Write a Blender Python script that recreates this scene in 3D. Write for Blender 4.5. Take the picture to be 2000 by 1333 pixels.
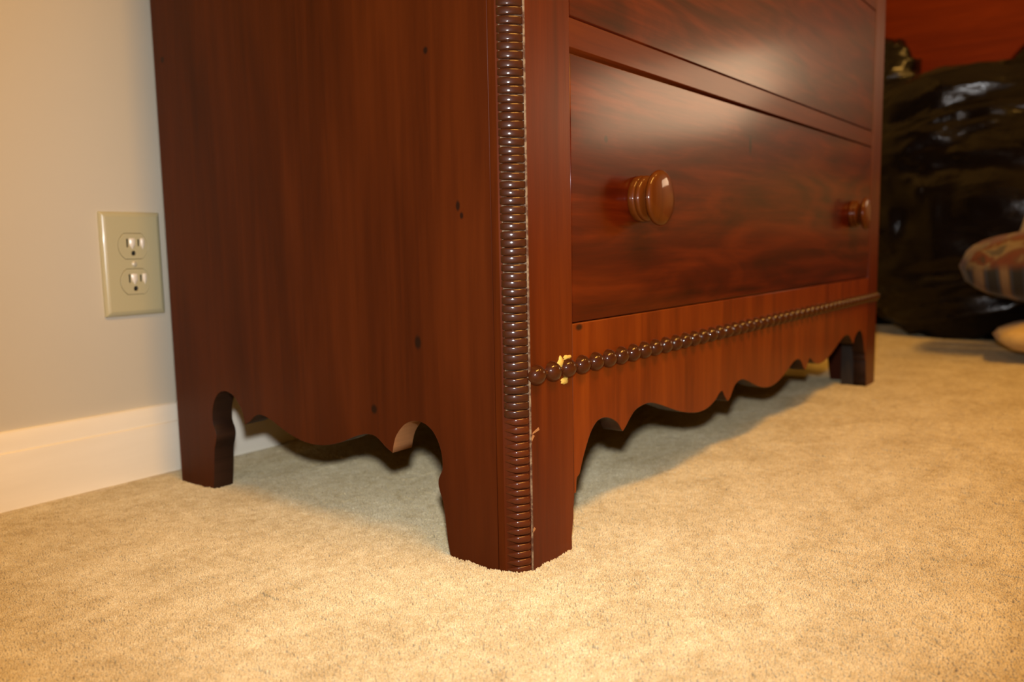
import bpy, bmesh, math, random
from mathutils import Vector, Matrix, noise
random.seed(7)
for o in list(bpy.data.objects): bpy.data.objects.remove(o)
SC = bpy.context.scene; COL = SC.collection

# ---------------------------------------------------------------- camera, light, exposure
CAM = Vector((-0.47777, -0.35965, 0.24826))
RIGHT = Vector((0.6051032, -0.7959141, -0.0192574))
DOWN = Vector((-0.1028247, -0.0541423, -0.9932249))
FWD = Vector((0.7894790, 0.6029837, -0.1146013))
cam = bpy.data.cameras.new('camera'); camo = bpy.data.objects.new('camera', cam); COL.objects.link(camo)
cam.sensor_width = 36.0; cam.lens = 1605.73 / 2000 * 36; cam.clip_start = 0.02; cam.clip_end = 50
camo.matrix_world = Matrix(((RIGHT.x, -DOWN.x, -FWD.x, CAM.x), (RIGHT.y, -DOWN.y, -FWD.y, CAM.y),
                            (RIGHT.z, -DOWN.z, -FWD.z, CAM.z), (0, 0, 0, 1)))
cam.dof.use_dof = True; cam.dof.focus_distance = 0.62; cam.dof.aperture_fstop = 5.8
SC.camera = camo
SC.view_settings.view_transform = 'Standard'; SC.view_settings.look = 'None'
SC.view_settings.exposure = 0.0; SC.view_settings.gamma = 1.0; SC.view_settings.use_curve_mapping = False
w = bpy.data.worlds.new('world'); SC.world = w; w.use_nodes = True
w.node_tree.nodes['Background'].inputs[0].default_value = (1, .6, .3, 1)
w.node_tree.nodes['Background'].inputs[1].default_value = 0.004

WARM = (1.0, 0.50, 0.092)
def light(name, kind, loc, aim, energy, color, **kw):
    l = bpy.data.lights.new(name, kind); l.energy = energy; l.color = color
    for k, v in kw.items(): setattr(l, k, v)
    o = bpy.data.objects.new(name, l); COL.objects.link(o); o.location = loc
    o.rotation_euler = (Vector(aim) - Vector(loc)).to_track_quat('-Z', 'Y').to_euler()
    return o
# two ceiling lamps, an added area light for the drawer front to reflect, and the camera's own pop-up flash
light('ceiling_lamp', 'AREA', (-0.24, -1.25, 2.36), (-0.24, -1.25, 0), 72, WARM, shape='RECTANGLE', size=1.4, size_y=0.3)
light('ceiling_lamp_right', 'AREA', (1.45, -1.55, 2.36), (1.45, -1.55, 0), 11, WARM, shape='DISK', size=0.34)
light('reflection_light', 'AREA', (2.50, -1.12, 0.80), (0.0, -1.12, 0.80), 6.0, (1.0, 0.68, 0.42), shape='RECTANGLE', size=0.78, size_y=0.27)
FL = CAM - DOWN * 0.072 + FWD * 0.01
light('camera_flash', 'SPOT', FL, FL + FWD * 2 - DOWN * 0.06, 25, (0.97, 0.98, 1.0), spot_size=math.radians(98), spot_blend=1.0, shadow_soft_size=0.016)

# ---------------------------------------------------------------- helpers
def tag(o, label=None, cat=None, group=None, kind=None):
    if label: o['label'] = label
    if cat: o['category'] = cat
    if group: o['group'] = group
    if kind: o['kind'] = kind
    return o
def empty(name, loc, label, cat, group=None):
    o = bpy.data.objects.new(name, None); COL.objects.link(o); o.location = loc; o.empty_display_size = .05
    return tag(o, label, cat, group)
def link(name, me, mat=None, parent=None, loc=None):
    """link a mesh whose vertices are in world coordinates (or local to loc) under parent"""
    o = bpy.data.objects.new(name, me); COL.objects.link(o)
    if mat and not me.materials: me.materials.append(mat)
    p = Vector(loc or (0, 0, 0))
    if parent:
        o.parent = parent
        q = parent
        while q: p = p - q.location; q = q.parent
    o.location = p
    return o
def smooth(me, ang=None):
    for f in me.polygons: f.use_smooth = True
    if ang is not None:
        me.set_sharp_from_angle(angle=math.radians(ang))
    return me
def from_bm(bm, name):
    me = bpy.data.meshes.new(name); bm.to_mesh(me); bm.free(); return me
def box_mesh(name, lo, hi, bev=0.0015, seg=2):
    bm = bmesh.new(); bmesh.ops.create_cube(bm, size=1)
    for v in bm.verts:
        for i in range(3): v.co[i] = lo[i] + (v.co[i] + .5) * (hi[i] - lo[i])
    if bev: bmesh.ops.bevel(bm, geom=bm.edges[:], offset=bev, segments=seg, affect='EDGES', profile=.6)
    me = from_bm(bm, name)
    return smooth(me, 40)
def outline_mesh(name, loops, t0, t1, mapping, bev=0.0012):
    """extrude a closed 2-D outline (with holes) from t0 to t1; mapping(a, b, t) -> world"""
    cu = bpy.data.curves.new(name, 'CURVE'); cu.dimensions = '2D'; cu.fill_mode = 'BOTH'
    cu.extrude = abs(t1 - t0) / 2 - bev; cu.bevel_depth = bev; cu.bevel_resolution = 1; cu.offset = -bev
    for lp in loops:
        s = cu.splines.new('POLY'); s.points.add(len(lp) - 1); s.use_cyclic_u = True
        for p, (a, b) in zip(s.points, lp): p.co = (a, b, 0, 1)
    o = bpy.data.objects.new(name, cu); COL.objects.link(o)
    dg = bpy.context.evaluated_depsgraph_get(); dg.update()
    me = bpy.data.meshes.new_from_object(o.evaluated_get(dg)); me.name = name
    bpy.data.objects.remove(o); bpy.data.curves.remove(cu)
    tm = (t0 + t1) / 2
    for v in me.vertices: v.co = mapping(v.co.x, v.co.y, tm + v.co.z)
    bm = bmesh.new(); bm.from_mesh(me); bmesh.ops.remove_doubles(bm, verts=bm.verts, dist=1e-6)
    bmesh.ops.recalc_face_normals(bm, faces=bm.faces); bm.to_mesh(me); bm.free()
    return me
def spline(pts, n=6, closed=False):
    """Catmull-Rom through pts"""
    out = []
    for i in range(len(pts) - 1):
        p0 = pts[max(i - 1, 0)]; p1 = pts[i]; p2 = pts[i + 1]; p3 = pts[min(i + 2, len(pts) - 1)]
        for k in range(n):
            t = k / n
            out.append(tuple(.5 * (2 * b + (c - a) * t + (2 * a - 5 * b + 4 * c - d) * t * t + (3 * b - a - 3 * c + d) * t ** 3)
                             for a, b, c, d in zip(p0, p1, p2, p3)))
    out.append(pts[-1]); return out
def lathe_mesh(name, prof, n=48, axis='-y'):
    """prof: (radius, height along axis)"""
    bm = bmesh.new(); rings = []
    for r, h in prof:
        ring = []
        for k in range(n):
            a = 2 * math.pi * k / n
            ring.append(bm.verts.new((r * math.cos(a), -h, r * math.sin(a))))
        rings.append(ring)
    for a, b in zip(rings, rings[1:]):
        for k in range(n): bm.faces.new((a[k], a[(k + 1) % n], b[(k + 1) % n], b[k]))
    bm.faces.new(rings[0]); bm.faces.new(rings[-1])
    bmesh.ops.recalc_face_normals(bm, faces=bm.faces)
    return smooth(from_bm(bm, name), 50)

# ---------------------------------------------------------------- materials
class NT:
    def __init__(s, name):
        s.m = bpy.data.materials.new(name); s.m.use_nodes = True
        s.t = s.m.node_tree; s.b = s.t.nodes['Principled BSDF']
    def n(s, typ, ins=None, **props):
        nd = s.t.nodes.new(typ)
        for k, v in props.items(): setattr(nd, k, v)
        for k, v in (ins or {}).items(): s.put(nd.inputs[k], v)
        return nd
    def put(s, sock, v):
        if isinstance(v, bpy.types.NodeSocket): s.t.links.new(v, sock)
        else: sock.default_value = v
    def set(s, **kw):
        for k, v in kw.items(): s.put(s.b.inputs[k.replace('_', ' ')], v)
        return s
    def obj(s): return s.n('ShaderNodeTexCoord').outputs['Object']
    def map(s, vec, scale, rot=(0, 0, 0), loc=(0, 0, 0)):
        return s.n('ShaderNodeMapping', {'Vector': vec, 'Scale': scale, 'Rotation': rot, 'Location': loc}).outputs[0]
    def noise(s, vec, scale=1, detail=4, rough=.55, dist=0):
        return s.n('ShaderNodeTexNoise', {'Vector': vec, 'Scale': scale, 'Detail': detail, 'Roughness': rough, 'Distortion': dist}).outputs[0]
    def ramp(s, fac, stops):
        r = s.n('ShaderNodeValToRGB', {'Fac': fac}); e = r.color_ramp.elements
        while len(e) < len(stops): e.new(.5)
        for el, (p, c) in zip(e, stops): el.position = p; el.color = (*c, 1) if len(c) == 3 else c
        return r.outputs[0]
    def mix(s, fac, a, b, mode='MIX'):
        m = s.n('ShaderNodeMix', data_type='RGBA', blend_type=mode)
        s.put(m.inputs[0], fac)
        for i, v in ((6, a), (7, b)): s.put(m.inputs[i], (*v, 1) if isinstance(v, tuple) and len(v) == 3 else v)
        return m.outputs[2]
    def math(s, op, a, b=0.0, clamp=False):
        m = s.n('ShaderNodeMath', operation=op, use_clamp=clamp); s.put(m.inputs[0], a); s.put(m.inputs[1], b); return m.outputs[0]
    def bump(s, h, strength=.3, dist=.001):
        s.put(s.b.inputs['Normal'], s.n('ShaderNodeBump', {'Height': h, 'Strength': strength, 'Distance': dist}).outputs[0]); return s
    def spots(s, vec, col, pts, colour):
        """small round dents and nail marks of the wood: pts = (x, y, z, sx, sy, sz)"""
        for p in pts:
            d = s.n('ShaderNodeVectorMath', {0: vec, 1: tuple(p[:3])}, operation='SUBTRACT').outputs[0]
            d = s.n('ShaderNodeVectorMath', {0: d, 1: tuple(1 / q for q in p[3:])}, operation='MULTIPLY').outputs[0]
            l = s.n('ShaderNodeVectorMath', {0: d}, operation='LENGTH').outputs['Value']
            k = s.math('MULTIPLY', s.math('SUBTRACT', 1.3, l, True), 1.5, True)
            col = s.mix(s.math('MULTIPLY', k, .85), col, colour)
        return col

def wood(name, dark, mid, light_, grain='z', rough=.3, coat=.5, coat_rough=.12, rot=(0, 0, 0), dist=.6, fig=1.0, spots=(), spec=.5, streak=0.6):
    m = NT(name); v = m.obj()
    st = {'z': (1, 1, .035), 'x': (.035, 1, 1), 'y': (1, .035, 1)}[grain]
    a = m.noise(m.map(v, tuple(q * 420 for q in st), rot), 1, 5, .6, .2)
    st2 = {'z': (1, 1, .12), 'x': (.16, 1, 1), 'y': (1, .12, 1)}[grain]
    b = m.noise(m.map(v, tuple(q * 26 * fig for q in st2), rot), 1, 4, .55, dist)
    c = m.noise(m.map(v, tuple(q * 110 for q in st), rot, (3, 1, 2)), 1, 3, .5, .4)
    f = m.math('ADD', m.math('MULTIPLY', b, .62), m.math('ADD', m.math('MULTIPLY', a, .16 * streak / .6), m.math('MULTIPLY', c, .3 * streak / .6)))
    col = m.ramp(f, [(.36, dark), (.52, mid), (.70, light_)])
    if spots: col = m.spots(v, col, spots, (.006, .003, .002))
    m.set(Base_Color=col, Roughness=rough, Coat_Weight=coat, Coat_Roughness=coat_rough, Specular_IOR_Level=spec)
    m.bump(a, .12, .0004)
    return m.m

W_SIDE = wood('side_wood', (.034, .0056, .0009), (.053, .0090, .0012), (.074, .0133, .0017), 'z', .45, .0, .3, spec=.13,
              spots=[(0, .083, .398, .02, .0023, .0027), (0, .0545, .2795, .02, .002, .0038), (0, .051, .272, .02, .0018, .0025),
                     (0, .101, .1725, .02, .0035, .0055), (0, .155, .112, .02, .0035, .004), (0, .449, .445, .02, .003, .003)])
W_STILE = wood('stile_wood', (.048, .0060, .0006), (.080, .0105, .0009), (.118, .019, .0016), 'z', .36, .12, .2, spec=.18)
W_POST = wood('post_wood', (.036, .0058, .0006), (.058, .0100, .0009), (.088, .0165, .0014), 'z', .55, 0, .2, spec=.08)
W_APRON = wood('apron_wood', (.080, .0105, .0006), (.140, .021, .0010), (.19, .034, .0018), 'z', .36, .12, .2, fig=1.4, spec=.18, spots=[(.0835, 0, .1818, .005, .02, .0025)])
W_DRAWER = wood('drawer_wood', (.022, .0018, .0003), (.056, .0050, .0005), (.115, .0145, .0010), 'x', .4, .40, .17, rot=(0, .28, 0), dist=1.6, spec=.08,
                spots=[(.128, 0, .3355, .003, .02, .003), (.447, 0, .357, .004, .02, .010)])
W_RAIL = wood('rail_wood', (.048, .0060, .0007), (.080, .0115, .0011), (.112, .019, .0018), 'x', .4, .2, .15, spec=.1)
W_RIB = wood('rib_wood', (.018, .0042, .0014), (.036, .0080, .0022), (.065, .0145, .0035), 'x', .5, .75, .13, spec=.1)
W_RIBLOW = wood('worn_rib_wood', (.034, .0055, .0010), (.062, .0105, .0015), (.10, .020, .0026), 'x', .5, .7, .13, spec=.1)
W_BEAD = wood('bead_wood', (.020, .0036, .0008), (.038, .0072, .0011), (.062, .0130, .0018), 'x', .5, .75, .08, spec=.08)
W_KNOB = wood('knob_wood', (.050, .0090, .0008), (.080, .0165, .0012), (.115, .027, .002), 'z', .45, .5, .06, spec=.1)
W_RAW = wood('inner_wood', (.014, .009, .006), (.026, .017, .011), (.045, .03, .02), 'z', .75, 0, .3)  # coloured dark to cut bounce light and deepen the shade under the chest
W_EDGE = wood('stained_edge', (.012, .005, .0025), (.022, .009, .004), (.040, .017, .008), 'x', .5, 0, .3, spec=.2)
W_RAWCUT = wood('bare_cut_edge', (.16, .065, .022), (.25, .11, .04), (.34, .17, .07), 'x', .7, 0, .3, spec=.2)
W_CAB = wood('cabinet_wood', (.12, .0135, .0010), (.19, .0225, .0014), (.25, .034, .002), 'y', .5, .1, .3, spec=.15)

def plain(name, col, rough=.5, coat=0, spec=.5, **kw):
    return NT(name).set(Base_Color=(*col, 1), Roughness=rough, Coat_Weight=coat, Specular_IOR_Level=spec, **kw).m
m = NT('wall_paint'); v = m.obj()
m.set(Base_Color=m.ramp(m.noise(v, 3, 3), [(.3, (.535, .495, .395)), (.7, (.575, .535, .43))]), Roughness=.75)
m.bump(m.noise(v, 420, 3), .12, .0006); WALL = m.m
m = NT('trim_paint'); v = m.obj()
m.set(Base_Color=m.ramp(m.noise(m.map(v, (3, 20, 20)), 2, 4), [(.3, (.84, .79, .66)), (.7, (.90, .85, .72))]), Roughness=.38)
m.bump(m.noise(m.map(v, (4, 60, 60)), 3, 3), .1, .0008); TRIM = m.m
CEIL = plain('ceiling_paint', (.75, .72, .66), .9)
IVORY = plain('ivory_plastic', (.50, .465, .285), .28, .3)
GLINT_PL = plain('glint_plastic', (.80, .77, .68), .2, .4)
DARK = plain('slot_shade', (.012, .009, .006), .8)
METAL = NT('painted_screw').set(Base_Color=(.7, .68, .55, 1), Metallic=.3, Roughness=.3).m
m = NT('dust'); m.set(Base_Color=m.ramp(m.noise(m.obj(), 260, 3), [(.40, (.06, .022, .008)), (.62, (.20, .135, .075))]), Roughness=.9); DUST = m.m
GLUE = plain('dried_glue', (.56, .37, .07), .5)

m = NT('carpet_fibre')
pos = m.n('ShaderNodeNewGeometry').outputs['Position']
big = m.noise(m.map(pos, (1.0, 1.7, 1), (0, 0, .6)), 11, 6, .66, .6); mid_ = m.noise(pos, 95, 4, .7, .3); fine = m.noise(pos, 620, 2, .6)
f = m.math('ADD', m.math('ADD', m.math('MULTIPLY', big, .34), m.math('MULTIPLY', mid_, .34)), m.math('MULTIPLY', fine, .32))
m.set(Base_Color=m.ramp(f, [(.37, (.38, .285, .130)), (.5, (.545, .455, .265)), (.63, (.70, .62, .41))]), Roughness=.8, Specular_IOR_Level=.25)
m.set(Sheen_Weight=.25, Sheen_Roughness=.5)
CARPET = m.m
m = NT('carpet_backing'); m.set(Base_Color=(.36, .29, .17, 1), Roughness=.95); BACKING = m.m

m = NT('black_polythene'); v = m.obj()
h = m.noise(m.map(v, (10, 6, 16)), 1, 6, .6, 1.2)
m.set(Base_Color=(.006, .005, .005, 1), Roughness=m.ramp(h, [(.3, (.11,) * 3), (.7, (.22,) * 3)]), Specular_IOR_Level=.45)
m.bump(h, .45, .010); BAGM = m.m
m = NT('beige_cloth'); v = m.obj(); h = m.noise(v, 30, 4)
m.set(Base_Color=m.ramp(h, [(.3, (.62, .43, .16)), (.7, (.72, .52, .21))]), Roughness=.85, Sheen_Weight=.2); m.bump(h, .3, .01); BEIGE = m.m
m = NT('cream_cloth'); v = m.obj(); h = m.noise(v, 26, 4)
m.set(Base_Color=m.ramp(h, [(.3, (.56, .47, .33)), (.7, (.66, .57, .42))]), Roughness=.85, Sheen_Weight=.2); m.bump(h, .3, .01); CREAM = m.m
m = NT('patterned_cloth'); v = m.obj()
n1 = m.noise(m.map(v, (22, 22, 30)), 1, 2, .5, 1.0)
upper = m.ramp(n1, [(.34, (.05, .03, .018)), (.43, (.13, .030, .012)), (.52, (.11, .045, .022)), (.60, (.20, .145, .08)), (.68, (.08, .065, .045))])
st = m.n('ShaderNodeTexWave', {'Vector': m.map(v, (1, 1, 1), (.12, 0, 0)), 'Scale': 7, 'Distortion': 2.6, 'Detail': 1.5}, wave_type='BANDS', bands_direction='Y').outputs['Fac']
lower = m.ramp(st, [(.2, (.010, .012, .016)), (.42, (.025, .04, .08)), (.62, (.05, .032, .022)), (.85, (.17, .115, .07))])
z = m.n('ShaderNodeSeparateXYZ', {0: v}).outputs[2]
k = m.math('MULTIPLY', m.math('ADD', z, m.math('MULTIPLY', n1, .02)), 60, True)
m.set(Base_Color=m.mix(k, lower, upper), Roughness=.8, Sheen_Weight=.15); m.bump(m.noise(v, 40, 3), .3, .006); PATTERN = m.m

# ---------------------------------------------------------------- room shell
XL, XR, YB, YF, H = -3.2, 2.56, 0.534, -4.2, 2.4
def struct(name, lo, hi, mat, label, bev=0):
    return tag(link(name, box_mesh(name, lo, hi, bev), mat), label, None, None, 'structure')
struct('floor', (XL, YF, -.06), (XR, YB, -.0034), CARPET, 'carpet backing on the room floor')
struct('wall_back', (XL, YB, -.06), (XR, YB + .1, H), WALL, 'beige painted wall behind the chest')
struct('wall_right', (XR, YF, -.06), (XR + .1, YB, H), WALL, 'beige painted wall behind the cabinet')
struct('wall_left', (XL - .1, YF, -.06), (XL, YB, H), WALL, 'beige painted side wall')
struct('wall_front', (XL, YF - .1, -.06), (XR, YF, H), WALL, 'beige painted wall behind the viewer')
struct('ceiling', (XL, YF, H), (XR, YB, H + .1), CEIL, 'off-white ceiling')
# baseboard: moulded profile swept along x
prof = [(0, -.007), (.0135, -.007), (.0135, .0505), (.0128, .0535), (.0100, .0550), (.0100, .0565), (.0090, .0620), (.0078, .0690), (.0060, .0730), (.0035, .0745), (0, .0745)]
bm = bmesh.new(); ends = [[bm.verts.new((x, YB - d, z)) for d, z in prof] for x in (XL, XR)]
for i in range(len(prof) - 1): bm.faces.new((ends[0][i], ends[1][i], ends[1][i + 1], ends[0][i + 1]))
bm.faces.new(ends[0]); bm.faces.new(ends[1]); bmesh.ops.recalc_face_normals(bm, faces=bm.faces)
tag(link('baseboard_back', smooth(from_bm(bm, 'baseboard_back'), 30), TRIM), 'white painted baseboard with stepped top along the beige wall', None, None, 'structure')

# ---------------------------------------------------------------- chest of drawers
C0, D, WT, ZT = 0.0144, 0.4642, 1.050, 0.86
S0 = 0.0733                      # inner edge of left stile
S1 = WT - S0                     # inner edge of right stile
ZB = -.005
chest = empty('chest_of_drawers', (WT / 2, D / 2, 0), 'antique reddish-brown wooden chest of drawers with beaded trim and scalloped feet', 'chest of drawers')

# side panels with the scalloped lower edge (half traced, then mirrored front to back)
half = [(.0715, ZB), (.0745, .012), (.0762, .026), (.0785, .043), (.0815, .051), (.0832, .058), (.0822, .0635), (.0785, .0705), (.0782, .078),
        (.0795, .086), (.0830, .0945), (.0890, .1020), (.0980, .1065), (.1080, .1070), (.1170, .1040), (.1240, .0985), (.1300, .0910), (.1330, .083)]
half2 = [(.1345, .0765), (.1420, .0800), (.1490, .0850), (.1560, .0885), (.1660, .0888), (.1800, .0850), (.2000, .0770), (.2210, .0715), (.2380, .0700)]
h1 = spline(half, 4); h2 = spline(half2, 4)
YC = .2385
low = h1 + h2 + [(2 * YC - a, b) for a, b in reversed(h2[:-1])] + [(2 * YC - a, b) for a, b in reversed(h1)]
PF = .0225                       # side panel starts behind the corner post
outline = [(PF, ZB)] + low + [(D, ZB), (D, ZT), (PF, ZT)]
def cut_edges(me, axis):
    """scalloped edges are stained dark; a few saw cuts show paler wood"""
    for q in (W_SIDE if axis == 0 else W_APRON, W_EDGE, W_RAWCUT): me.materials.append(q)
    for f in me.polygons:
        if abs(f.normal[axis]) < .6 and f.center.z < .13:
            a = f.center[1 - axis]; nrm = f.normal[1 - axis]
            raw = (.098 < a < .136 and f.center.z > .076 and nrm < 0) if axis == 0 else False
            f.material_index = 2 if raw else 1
for x0, x1, nm in ((0, .0235, 'side_panel'), (WT - .0235, WT, 'side_panel')):
    me = outline_mesh(nm, [outline], x0, x1, lambda a, b, t: (t, a, b), .0004)
    cut_edges(me, 0)
    link(nm, me, W_SIDE, chest)

# front apron, scalloped and mirrored about the middle
fl = spline([(S0 + .0003, .0455), (.0768, .0460), (.0780, .0570), (.0825, .0600), (.0870, .0700), (.0950, .0840), (.1020, .0930), (.1110, .0990), (.1220, .1000), (.1340, .0970), (.1450, .0910), (.1515, .0840)], 3)
f2 = spline([(.1540, .0818), (.1595, .0850), (.1670, .0910), (.1770, .0970), (.1900, .0993), (.2060, .0992), (.2260, .0940), (.2470, .0870), (.2690, .0800), (.2950, .0740), (.3190, .0712), (.3400, .0728), (.3560, .0775), (.3610, .0800)], 3)
f3 = spline([(.3650, .0825), (.3740, .0850), (.3810, .0780), (.3870, .0725)], 3)
f4 = spline([(.3910, .0705), (.3980, .0745), (.4090, .0850), (.4210, .0893), (.4360, .0890), (.4560, .0828), (.4830, .0738), (.5050, .0690), (WT / 2, .0672)], 3)
lf = fl + f2 + f3 + f4
ap = lf + [(WT - a, b) for a, b in reversed(lf[:-1])] + [(S1 - .0003, .1850), (S0 + .0003, .1850)]
me = outline_mesh('apron', [ap], .0002, .0205, lambda a, b, t: (a, t, b), .0006); cut_edges(me, 1)
link('apron', me, W_APRON, chest)

# stiles with tapering feet
st_l = [(C0 + .0006, ZB), (.0700, ZB), (.0692, .010), (.0708, .018), (.0722, .026), (.0722, .034), (.0738, .043), (S0, .050), (S0, ZT), (C0 + .0006, ZT)]
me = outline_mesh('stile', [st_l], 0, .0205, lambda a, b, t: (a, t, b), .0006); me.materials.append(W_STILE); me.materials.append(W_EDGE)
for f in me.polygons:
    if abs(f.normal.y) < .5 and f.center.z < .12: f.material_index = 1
link('stile', me, None, chest)
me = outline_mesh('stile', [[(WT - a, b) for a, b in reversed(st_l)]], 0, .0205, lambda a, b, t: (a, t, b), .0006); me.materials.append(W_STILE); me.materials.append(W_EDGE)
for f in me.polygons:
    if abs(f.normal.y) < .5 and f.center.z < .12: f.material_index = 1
link('stile', me, None, chest)
# glue blocks behind the feet
for x0, x1 in ((.024, .068), (WT - .068, WT - .024)):
    link('corner_block', box_mesh('corner_block', (x0, .021, -.002), (x1, .042, .185), .001), W_RAW, chest)

# corner posts: chamfered plan, with a fillet on the side face and a shallow trough for the ribs
def post(name, mirror):
    plan = [(0, PF - .0007), (0, C0 + .0012), (.0020, C0 - .0004), (C0 - .0010, .0028), (C0 - .0002, .0004), (C0, .0006), (C0, .020), (.020, PF - .0007)]
    bm = bmesh.new(); r = []
    for z in (ZB, .121, ZT): r.append([bm.verts.new(((WT - x) if mirror else x, y, z)) for x, y in plan])
    n = len(plan)
    for lo_, hi_ in ((0, 1), (1, 2)):
        for i in range(n):
            f = bm.faces.new((r[lo_][i], r[lo_][(i + 1) % n], r[hi_][(i + 1) % n], r[hi_][i]))
            if i in (2, 3) and lo_: f.material_index = 1
    bm.faces.new(r[0]); bm.faces.new(r[2]); bmesh.ops.recalc_face_normals(bm, faces=bm.faces)
    me = from_bm(bm, name); me.materials.append(W_POST); me.materials.append(DUST)
    return link(name, me, None, chest)
posts = [post('corner_post', False), post('corner_post', True)]
# dusty worn line where the ribbed strip meets the stile
bm = bmesh.new(); N = 240; prev = None
for i in range(N + 1):
    z = ZB + (ZT - ZB) * i / N; wv = .0001 * noise.noise((z * 90, 0, 0)); ww = .0003 + .0002 * noise.noise((z * 160, 4, 0))
    ring = [bm.verts.new((C0 - .0006 - ww + wv, .0006, z)), bm.verts.new((C0 + wv, -.0006 - ww * .3, z)), bm.verts.new((C0 + .0005 + ww + wv, .0001, z))]
    if prev:
        for k in range(2): bm.faces.new((prev[k], prev[k + 1], ring[k + 1], ring[k]))
    prev = ring
bmesh.ops.recalc_face_normals(bm, faces=bm.faces)
tag(link('dust_line', smooth(from_bm(bm, 'dust_line')), DUST, chest), 'pale dusty line beside the ribbed corner')

# ribs: half-round reeds across the corner, pointed towards the side panel
PITCH = .00608
def rib_mesh(name, k=1.0, blunt=True):
    bm = bmesh.new(); NS, NT_ = 12, 7; rows = []
    for i in range(NS + 1):
        s = i / NS
        ax = .0004 + (C0 - .0013) * s; ay = (C0 - .0002) * (1 - s) + .0006 * s
        bul = .0024 * math.sin(math.pi * min(1, s * 1.02))
        nx = ny = -math.sqrt(.5)
        env = (min(1, s * 7 + .15) ** .6 if blunt else min(1, s * 2.4) ** .8) * (1 if s < .93 else max(.55, 1 - ((s - .93) / .07) ** 2 * .45))
        row = []
        for j in range(NT_):
            a = math.pi * j / (NT_ - 1)
            hz = math.cos(a) * PITCH * .485 * (.55 + .45 * env if blunt else .12 + .80 * env) * k
            hh = -.0006 + bul + max(0, math.sin(a)) ** .5 * .0013 * env * k
            row.append(bm.verts.new((ax + nx * hh, ay + ny * hh, hz)))
        rows.append(row)
    for a, b in zip(rows, rows[1:]):
        for j in range(NT_ - 1): bm.faces.new((a[j], a[j + 1], b[j + 1], b[j]))
    bm.faces.new(rows[0]); bm.faces.new(rows[-1])
    bmesh.ops.recalc_face_normals(bm, faces=bm.faces)
    return smooth(from_bm(bm, name), 60)
ribs = [rib_mesh('rib', q) for q in (1.0, .93, 1.02)]; low_ribs = [rib_mesh('rib', q, False) for q in (1.0, .93, 1.02)]
for q in ribs: q.materials.append(W_RIB)
for q in low_ribs: q.materials.append(W_RIBLOW)
nr = int((ZT - .004) / PITCH)
for i in range(nr):
    z = .0012 + PITCH * i
    o = link('rib', (ribs if z > .12 else low_ribs)[random.choice((0, 0, 1, 2))], None, chest, (0, 0, z + random.uniform(-.00025, .00025)))
    o.rotation_euler = (random.uniform(-.03, .03), random.uniform(-.03, .03), 0)

# lowest drawer, rail, second drawer, rail, top drawer
KX, KZ = .1840, .2880
knob_prof = [(.0190, -.0015), (.0200, 0), (.0205, .0015), (.0205, .0048), (.0198, .0058), (.0190, .0062), (.0196, .0067), (.0202, .0078), (.0200, .0098),
             (.0188, .0112), (.0150, .0122), (.0135, .0135), (.0138, .0150), (.0175, .0166), (.0215, .0178), (.0236, .0192), (.0243, .0210), (.0240, .0226),
             (.0225, .0242), (.0195, .0254), (.0150, .0263), (.0100, .0268), (.0050, .0271), (.0012, .0272)]
knob_me = lathe_mesh('knob', [(r, h) for r, h in knob_prof]); knob_me.materials.append(W_KNOB)
def drawer(z0, z1, dzl, knobs):
    """front slab with a slightly dropped left top corner"""
    a = [(S0 + .0008, z0), (S1 - .0016, z0), (S1 - .0016, z1), (S0 + .0008, z1 - dzl)]
    d = link('drawer', outline_mesh('drawer', [a], .0003, .022, lambda x, z, t: (x, t, z), .0007), W_DRAWER, chest)
    for x in knobs:
        k = link('knob', knob_me, None, d, (x, .0003, KZ)); tag(k, 'round turned wooden knob with grooved base')
    bx = box_mesh('drawer_box', (S0 + .006, .0222, z0 + .003), (S1 - .006, .40, z1 - .012), 0)
    tag(link('drawer_box', bx, W_RAW, d), 'bare wood drawer box behind the front')
    return d
drawer(.1864, .3974, .0016, (KX, WT - KX))
drawer(.4240, .6120, .0, ())
drawer(.6360, .8150, .0, ())
def rail(z0, z1, zl=0):
    a = [(S0 + .0002, z0 + zl), (S1 - .0002, z0), (S1 - .0002, z1), (S0 + .0002, z1)]
    link('rail', outline_mesh('rail', [a], .0006, .04, lambda x, z, t: (x, t, z), .0005), W_RAIL, chest)
rail(.3990, .4228, .0016); rail(.6140, .6350); rail(.8165, ZT - .0005)
link('bottom_board', box_mesh('bottom_board', (.024, .0215, .170), (WT - .024, D - .013, .183), .0005), W_RAW, chest)
link('back_panel', box_mesh('back_panel', (.024, D - .0125, .085), (WT - .024, D - .0005, ZT - .001), .0005), W_RAW, chest)
link('top_board', box_mesh('top_board', (-.02, -.022, ZT), (WT + .02, D + .012, ZT + .022), .004, 3), W_RAIL, chest)

# beads: turned half-round studs on a thin fillet
bm = bmesh.new(); rows = []
for i in range(9):
    ph = math.pi / 2 * i / 8; row = []
    for k in range(20):
        a = 2 * math.pi * k / 20
        row.append(bm.verts.new((.0086 * math.cos(ph) * math.cos(a), -.0086 * math.sin(ph) ** .95, .0080 * math.cos(ph) * math.sin(a))))
    rows.append(row)
for a, b in zip(rows, rows[1:]):
    for k in range(20): bm.faces.new((a[k], a[(k + 1) % 20], b[(k + 1) % 20], b[k]))
bmesh.ops.remove_doubles(bm, verts=bm.verts, dist=1e-5); bmesh.ops.recalc_face_normals(bm, faces=bm.faces)
bead_me = smooth(from_bm(bm, 'bead')); bead_me.materials.append(W_BEAD)
BP = .021277; BX = .0214; BZ = .151
nb = int((WT - C0 - .006 - BX) / BP) + 1
for i in range(nb):
    o = link('bead', bead_me, None, chest, (BX + BP * i, .0004, BZ)); o.rotation_euler = (0, random.uniform(-.5, .5), 0)
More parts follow.
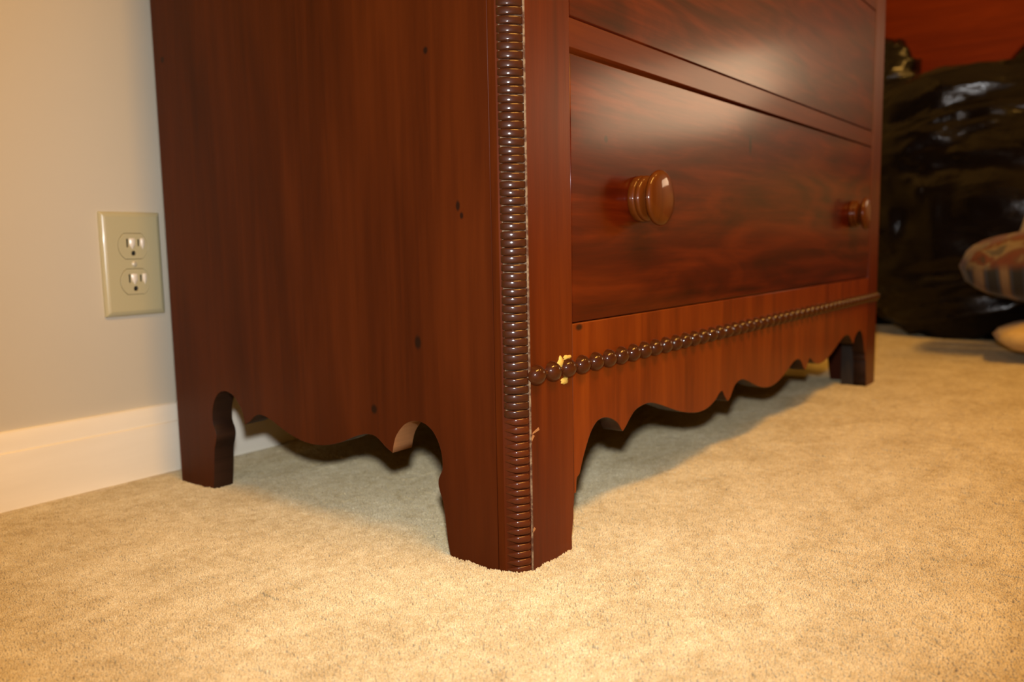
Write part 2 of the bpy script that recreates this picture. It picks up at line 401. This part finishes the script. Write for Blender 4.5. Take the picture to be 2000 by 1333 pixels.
# turned necks joining the beads: one thin rod
bm = bmesh.new(); prev = None
for i in range(nb * 6):
    x = BX + BP * i / 6; r = .0022 + .0012 * math.cos(2 * math.pi * i / 6)
    ring = [bm.verts.new((x, -.0002 - (r + .0012) * math.sin(math.pi * k / 6), BZ + r * 1.6 * math.cos(math.pi * k / 6))) for k in range(7)]
    if prev:
        for k in range(6): bm.faces.new((prev[k], prev[k + 1], ring[k + 1], ring[k]))
    prev = ring
bmesh.ops.recalc_face_normals(bm, faces=bm.faces)
link('bead_neck', smooth(from_bm(bm, 'bead_neck')), W_BEAD, chest)
# dried yellow glue squeezed out round the third bead
def blob(name, cx, cz, rx, rz, sd):
    bm = bmesh.new(); n = 22; ctr = bm.verts.new((cx, -.0016, cz)); ring = []; ring2 = []
    for k in range(n):
        a = 2 * math.pi * k / n; q = 1 + .55 * noise.noise((math.cos(a) * 1.7 + sd, math.sin(a) * 1.7, sd))
        ring.append(bm.verts.new((cx + rx * q * math.cos(a) * .7, -.0012, cz + rz * q * math.sin(a) * .7)))
        ring2.append(bm.verts.new((cx + rx * q * math.cos(a), .0004, cz + rz * q * math.sin(a))))
    for k in range(n):
        bm.faces.new((ctr, ring[k], ring[(k + 1) % n])); bm.faces.new((ring[k], ring2[k], ring2[(k + 1) % n], ring[(k + 1) % n]))
    bmesh.ops.recalc_face_normals(bm, faces=bm.faces)
    tag(link(name, smooth(from_bm(bm, name)), GLUE, chest), 'dried yellow glue round the third bead')
b3 = BX + BP * 2
blob('glue_patch', b3 - .0085, BZ + .0055, .0045, .0050, 1.3); blob('glue_patch', b3 - .003, BZ - .0098, .0060, .0028, 4.1); blob('glue_patch', b3 + .001, BZ + .0082, .0065, .0020, 7.7)
# small nicks of bare wood on the stile beside the ribs
RAWLT = plain('fresh_wood', (.34, .15, .05), .7)
for x, z, a, l in ((.0205, .108, .25, .0045), (.0160, .103, .9, .003), (.0158, .031, .7, .0024)):
    bm = bmesh.new(); c, s = math.cos(a), math.sin(a)
    q = [(x + (u * c - v * s), -.00035 if i < 4 else .0003, z + (u * s + v * c)) for i, (u, v) in enumerate([(-l, -.0006), (l, -.0012), (l * .9, .0012), (-l * .8, .0005)] * 2)]
    vs = [bm.verts.new(p) for p in q]
    bm.faces.new(vs[:4]); bm.faces.new(vs[4:])
    for i in range(4): bm.faces.new((vs[i], vs[(i + 1) % 4], vs[4 + (i + 1) % 4], vs[4 + i]))
    bmesh.ops.recalc_face_normals(bm, faces=bm.faces)
    tag(link('nick', from_bm(bm, 'nick'), RAWLT, chest), 'chip of bare orange wood beside the ribs')

# ---------------------------------------------------------------- wall outlet
OX, OZ = -.0025, .2368
outlet = empty('wall_outlet', (OX, YB, OZ), 'ivory duplex electrical wall outlet above the white baseboard', 'outlet')
PW, PH = .0345, .0572
def rrect(cx, cz, w, h, r, n=5):
    out = []
    for sx, sz, a0 in ((1, 1, 0), (-1, 1, 90), (-1, -1, 180), (1, -1, 270)):
        for k in range(n + 1):
            a = math.radians(a0 + 90 * k / n); out.append((cx + sx * (w - r) + r * math.cos(a), cz + sz * (h - r) + r * math.sin(a)))
    return out
def recept(cx, cz, r, fl_):
    """circle flattened at top and bottom"""
    out = []; a1 = math.asin(fl_ / r)
    for k in range(17): a = -a1 + 2 * a1 * k / 16; out.append((cx + r * math.cos(a), cz + r * math.sin(a)))
    for k in range(17): a = math.pi - a1 + 2 * a1 * k / 16; out.append((cx + r * math.cos(a), cz + r * math.sin(a)))
    return out
RZ = (.0195, -.0195)
on_wall = lambda a, b, t: (OX + a, YB - t, OZ + b)
# cover plate: flat face with two openings, wide sloping border
holes = [recept(0, z, .0172, .0143) for z in RZ]
me = outline_mesh('cover_plate', [rrect(0, 0, PW - .005, PH - .005, .001)] + holes, .0046, .0058, on_wall, .0003)
plate = link('cover_plate', me, IVORY, outlet)
bm = bmesh.new(); rings = []
for ins, t in ((0, 0), (0, .0018), (.0006, .0029), (.0018, .0042), (.0034, .0051), (.0050, .0056)):
    rings.append([bm.verts.new(on_wall(a, b, t)) for a, b in rrect(0, 0, PW - ins, PH - ins, .0012)])
for a, b in zip(rings, rings[1:]):
    for k in range(len(a)): bm.faces.new((a[k], a[(k + 1) % len(a)], b[(k + 1) % len(a)], b[k]))
bmesh.ops.recalc_face_normals(bm, faces=bm.faces)
link('plate_border', smooth(from_bm(bm, 'plate_border'), 60), IVORY, outlet)
link('backing', box_mesh('backing', (OX - .029, YB - .003, OZ - .05), (OX + .029, YB - .0005, OZ + .05), 0), DARK, outlet)  # near-black sheet, paints the shade seen inside the slots
for z in RZ:
    slots = [rrect(-.0064, z + .0035, .0011, .0046, .0002, 1), rrect(.0064, z + .0035, .0011, .0038, .0002, 1),
             [(.0026 * math.cos(a) , z - .0080 + .0030 * max(-.75, math.sin(a)) ) for a in [2 * math.pi * k / 18 for k in range(18)]]]
    rc = link('receptacle', outline_mesh('receptacle', [recept(0, z, .0168, .0139)] + slots, .0034, .0063, on_wall, .0003), IVORY, outlet)
    # pale ridges standing in for flash highlights right of each slot, pointed below
    for gx, wd in ((-.0010, .0036), (.0106, .0026)):
        bm = bmesh.new(); rows = []
        for i in range(9):
            u = i / 8; zz = z + .0035 + .0052 - u * .0120; ww = wd * (1 if u < .6 else max(.05, 1 - (u - .6) / .4))
            rows.append([bm.verts.new(on_wall(gx + ww * q, zz, .0062 + .0016 * (1 - q * q) * (ww / wd) ** .5 * min(1, u * 6 + .2))) for q in (-1, -.6, -.2, .2, .6, 1)])
        for a, b in zip(rows, rows[1:]):
            for k in range(5): bm.faces.new((a[k], a[k + 1], b[k + 1], b[k]))
        bmesh.ops.recalc_face_normals(bm, faces=bm.faces)
        tag(link('slot_glint', smooth(from_bm(bm, 'slot_glint')), GLINT_PL, rc), 'pale ridge standing in for a flash highlight beside a slot')
sc_me = lathe_mesh('screw', [(.0031, 0), (.0031, .0006), (.0024, .0013), (.0008, .0016)], 20)
link('screw', sc_me, METAL, outlet, (OX, YB - .0056, OZ))

# ---------------------------------------------------------------- wooden cabinet behind the bags
cab = empty('wooden_cabinet', (2.40, -.09, 0), 'reddish wooden cabinet standing behind the black plastic bags', 'cabinet')
link('body', box_mesh('body', (2.28, -.60, .06), (2.55, .44, 1.05), .003), W_CAB, cab)
link('plinth', box_mesh('plinth', (2.30, -.58, -.005), (2.54, .42, .06), .002), W_CAB, cab)
link('top_board', box_mesh('top_board', (2.255, -.63, 1.05), (2.55, .46, 1.075), .004), W_CAB, cab)
for z0, z1 in ((.08, .33), (.338, .59), (.598, 1.03)):
    d = link('drawer', box_mesh('drawer', (2.264, -.58, z0), (2.281, .42, z1), .003), W_CAB, cab)
    for y in (-.35, .30):
        k = lathe_mesh('knob', [(.012, 0), (.010, .008), (.018, .016), (.02, .022), (.012, .028), (.002, .029)], 24)
        for q in k.vertices: q.co = (q.co.y, q.co.x, q.co.z)
        if z0 < .5: link('knob', k, W_KNOB, d, (2.264, y, (z0 + z1) / 2))

# ---------------------------------------------------------------- black bags
def bag(name, c, r, e, sd, label, peaks=(), rough=1.0, sub=6, tilt=0.0):
    bm = bmesh.new(); bmesh.ops.create_icosphere(bm, subdivisions=sub, radius=1)
    for v in bm.verts:
        p = v.co.normalized()
        q = Vector([math.copysign(abs(t) ** e, t) for t in p]); q = q / max(.62, (abs(q.x) ** 3 + abs(q.y) ** 3 + abs(q.z) ** 3) ** (1 / 3))
        s = Vector((q.x * r[0], q.y * r[1], q.z * r[2]))
        w_ = s + Vector(c)
        g = noise.noise(Vector((w_.x * 5, w_.y * 3.0, w_.z * 6)) + Vector((sd, 0, 0))) * .035
        # long folds running sideways and down from the gathered top
        u = Vector((w_.x * 7, w_.y * 4 + w_.z * 3, w_.z * 17 + w_.y * 4)) + Vector((0, sd, 0))
        g += (.5 - abs(noise.noise(u))) * .036 * rough
        g += (.5 - abs(noise.noise(u * 2.3 + Vector((9, 2, sd))))) * .020 * rough
        g += (.5 - abs(noise.noise(u * 5.1 + Vector((1, 7, sd))))) * .009 * rough
        s += p * g
        for (py, pw, ph) in peaks:
            t = max(0, q.z) ** 2 * math.exp(-((s.y + c[1] - py) / pw) ** 2); s.z += ph * t; s.x *= 1 - .35 * t
        s.z += tilt * s.y
        v.co = s
    zmin = -c[2] - .002
    for v in bm.verts:
        if v.co.z < zmin: v.co.z = zmin + .001 * noise.noise(v.co * 30)
    me = smooth(from_bm(bm, name)); o = link(name, me, BAGM, None, c)
    return tag(o, label, 'bag', 'black bags in front of the cabinet')
bag('plastic_bag', (1.845, -.12, .315), (.095, .37, .320), .55, 3.1, 'widest black plastic bag, lying full under the wooden cabinet front')
bag('plastic_bag', (2.105, .305, .395), (.075, .180, .405), .40, 11.7, 'tall black plastic bag with a peaked top nearest the chest', ((.24, .10, .03),))
bag('plastic_bag', (2.105, -.33, .370), (.085, .33, .375), .7, 21.3, 'black plastic bag heaped highest at the right picture edge', ((-.30, .24, .13),))

# ---------------------------------------------------------------- pillows in front of the bags
def pillow(name, c, r, mat, sd, label, rot=(0, 0, 0), pw=2.2):
    bm = bmesh.new(); bmesh.ops.create_icosphere(bm, subdivisions=5, radius=1)
    for v in bm.verts:
        p = v.co.normalized(); mx = max(abs(p.x), abs(p.y)) or 1
        a = math.hypot(p.x, p.y); k = a / mx if a > 1e-6 else 1
        rad = math.atan2(a, abs(p.z)) / (math.pi / 2)
        sq = 1 + (k - 1) * .72 * rad
        x, y = (p.x / a * rad * sq, p.y / a * rad * sq) if a > 1e-6 else (0, 0)
        zz = math.copysign(max(0, 1 - rad ** pw) ** .5, p.z)
        s = Vector((x * r[0], y * r[1], zz * r[2]))
        s += p * (.012 * noise.noise(s * 11 + Vector((sd, 0, 0))) + .004 * noise.noise(s * 34 + Vector((0, sd, 0))))
        v.co = s
    me = smooth(from_bm(bm, name)); o = link(name, me, mat, None, c); o.rotation_euler = rot
    return tag(o, label, 'pillow', 'pillows stacked by the black bags')
pillow('pillow', (1.47, -.418, .048), (.115, .295, .046), BEIGE, 2, 'plain beige pillow lying on the carpet under the patterned cushion')
pillow('pillow', (1.47, -.402, .190), (.115, .345, .080), PATTERN, 5, 'patterned red, brown and blue cushion on top of the beige pillow', pw=3.4)
pillow('pillow', (1.663, -.420, .215), (.040, .290, .215), CREAM, 9, 'cream pillow standing upright behind the patterned cushion')

# ---------------------------------------------------------------- carpet pile
def tuft_patch(name, sd, size=.024, step=.00138):
    rnd = random.Random(sd); verts = []; faces = []; n = int(size / step)
    for i in range(n):
        for j in range(n):
            x = -size / 2 + (i + .5 + rnd.uniform(-.42, .42)) * step; y = -size / 2 + (j + .5 + rnd.uniform(-.42, .42)) * step
            h = .0070 * rnd.uniform(.90, 1.07); bx, by = rnd.gauss(0, .0005), rnd.gauss(0, .0005); a0 = rnd.uniform(0, 6.28)
            s = rnd.uniform(.85, 1.2); base = len(verts)
            for t, r in ((0.44, .00084), (.80, .00094), (.95, .00074)):
                for k in range(5):
                    a = a0 + k * 1.2566 + t * 1.2; rr = r * s * (1.12 if k % 2 else .9)
                    verts.append((x + bx * t * t + rr * math.cos(a), y + by * t * t + rr * math.sin(a), h * t - .007))
            verts.append((x + bx, y + by, h - .007))
            for q in range(2):
                for k in range(5):
                    faces.append((base + q * 5 + k, base + q * 5 + (k + 1) % 5, base + q * 5 + 5 + (k + 1) % 5, base + q * 5 + 5 + k))
            for k in range(5): faces.append((base + 10 + k, base + 10 + (k + 1) % 5, base + 15))
    me = bpy.data.meshes.new(name); me.from_pydata(verts, [], faces); me.materials.append(CARPET)
    return smooth(me)
tcol = bpy.data.collections.new('carpet_tufts')
for i in range(8): tcol.objects.link(bpy.data.objects.new('tuft_patch', tuft_patch('tuft_patch', i)))
pts, rots, idx = [], [], []
STEP = .0226
x = -1.25
while x < 2.25:
    y = -1.45
    while y < YB - .014 - .004:
        px, py = x, y
        nz = noise.noise((px * 6, py * 6, 1.7)); n2 = noise.noise((px * 22, py * 22, 5.2))
        pts.append((px, py, .0009 * nz + .0007 * n2))
        rots.append((.07 * noise.noise((px * 9, py * 9, 8)) + random.gauss(0, .03), .07 * noise.noise((px * 9, py * 9, 18)) + random.gauss(0, .03), math.pi / 2 * random.randrange(4) + random.gauss(0, .08)))
        idx.append(random.randrange(8)); y += STEP
    x += STEP
me = bpy.data.meshes.new('carpet'); me.from_pydata(pts, [], [])
at = me.attributes.new('rot', 'FLOAT_VECTOR', 'POINT'); at.data.foreach_set('vector', [q for r in rots for q in r])
at = me.attributes.new('idx', 'INT', 'POINT'); at.data.foreach_set('value', idx)
carpet = link('carpet', me, CARPET)
tag(carpet, 'beige cut-pile wall-to-wall carpet covering the floor', 'carpet', None, 'stuff')
ng = bpy.data.node_groups.new('carpet_pile', 'GeometryNodeTree')
ng.interface.new_socket('Geometry', in_out='INPUT', socket_type='NodeSocketGeometry'); ng.interface.new_socket('Geometry', in_out='OUTPUT', socket_type='NodeSocketGeometry')
gi = ng.nodes.new('NodeGroupInput'); go = ng.nodes.new('NodeGroupOutput')
ci = ng.nodes.new('GeometryNodeCollectionInfo'); ci.inputs['Collection'].default_value = tcol; ci.inputs['Separate Children'].default_value = True; ci.inputs['Reset Children'].default_value = True
ip = ng.nodes.new('GeometryNodeInstanceOnPoints'); ip.inputs['Pick Instance'].default_value = True
a1 = ng.nodes.new('GeometryNodeInputNamedAttribute'); a1.data_type = 'FLOAT_VECTOR'; a1.inputs['Name'].default_value = 'rot'
a2 = ng.nodes.new('GeometryNodeInputNamedAttribute'); a2.data_type = 'INT'; a2.inputs['Name'].default_value = 'idx'
er = ng.nodes.new('FunctionNodeEulerToRotation')
L = ng.links.new
L(gi.outputs[0], ip.inputs['Points']); L(ci.outputs[0], ip.inputs['Instance']); L(a1.outputs['Attribute'], er.inputs[0]); L(er.outputs[0], ip.inputs['Rotation'])
L(a2.outputs['Attribute'], ip.inputs['Instance Index']); L(ip.outputs[0], go.inputs[0])
md = carpet.modifiers.new('pile', 'NODES'); md.node_group = ng
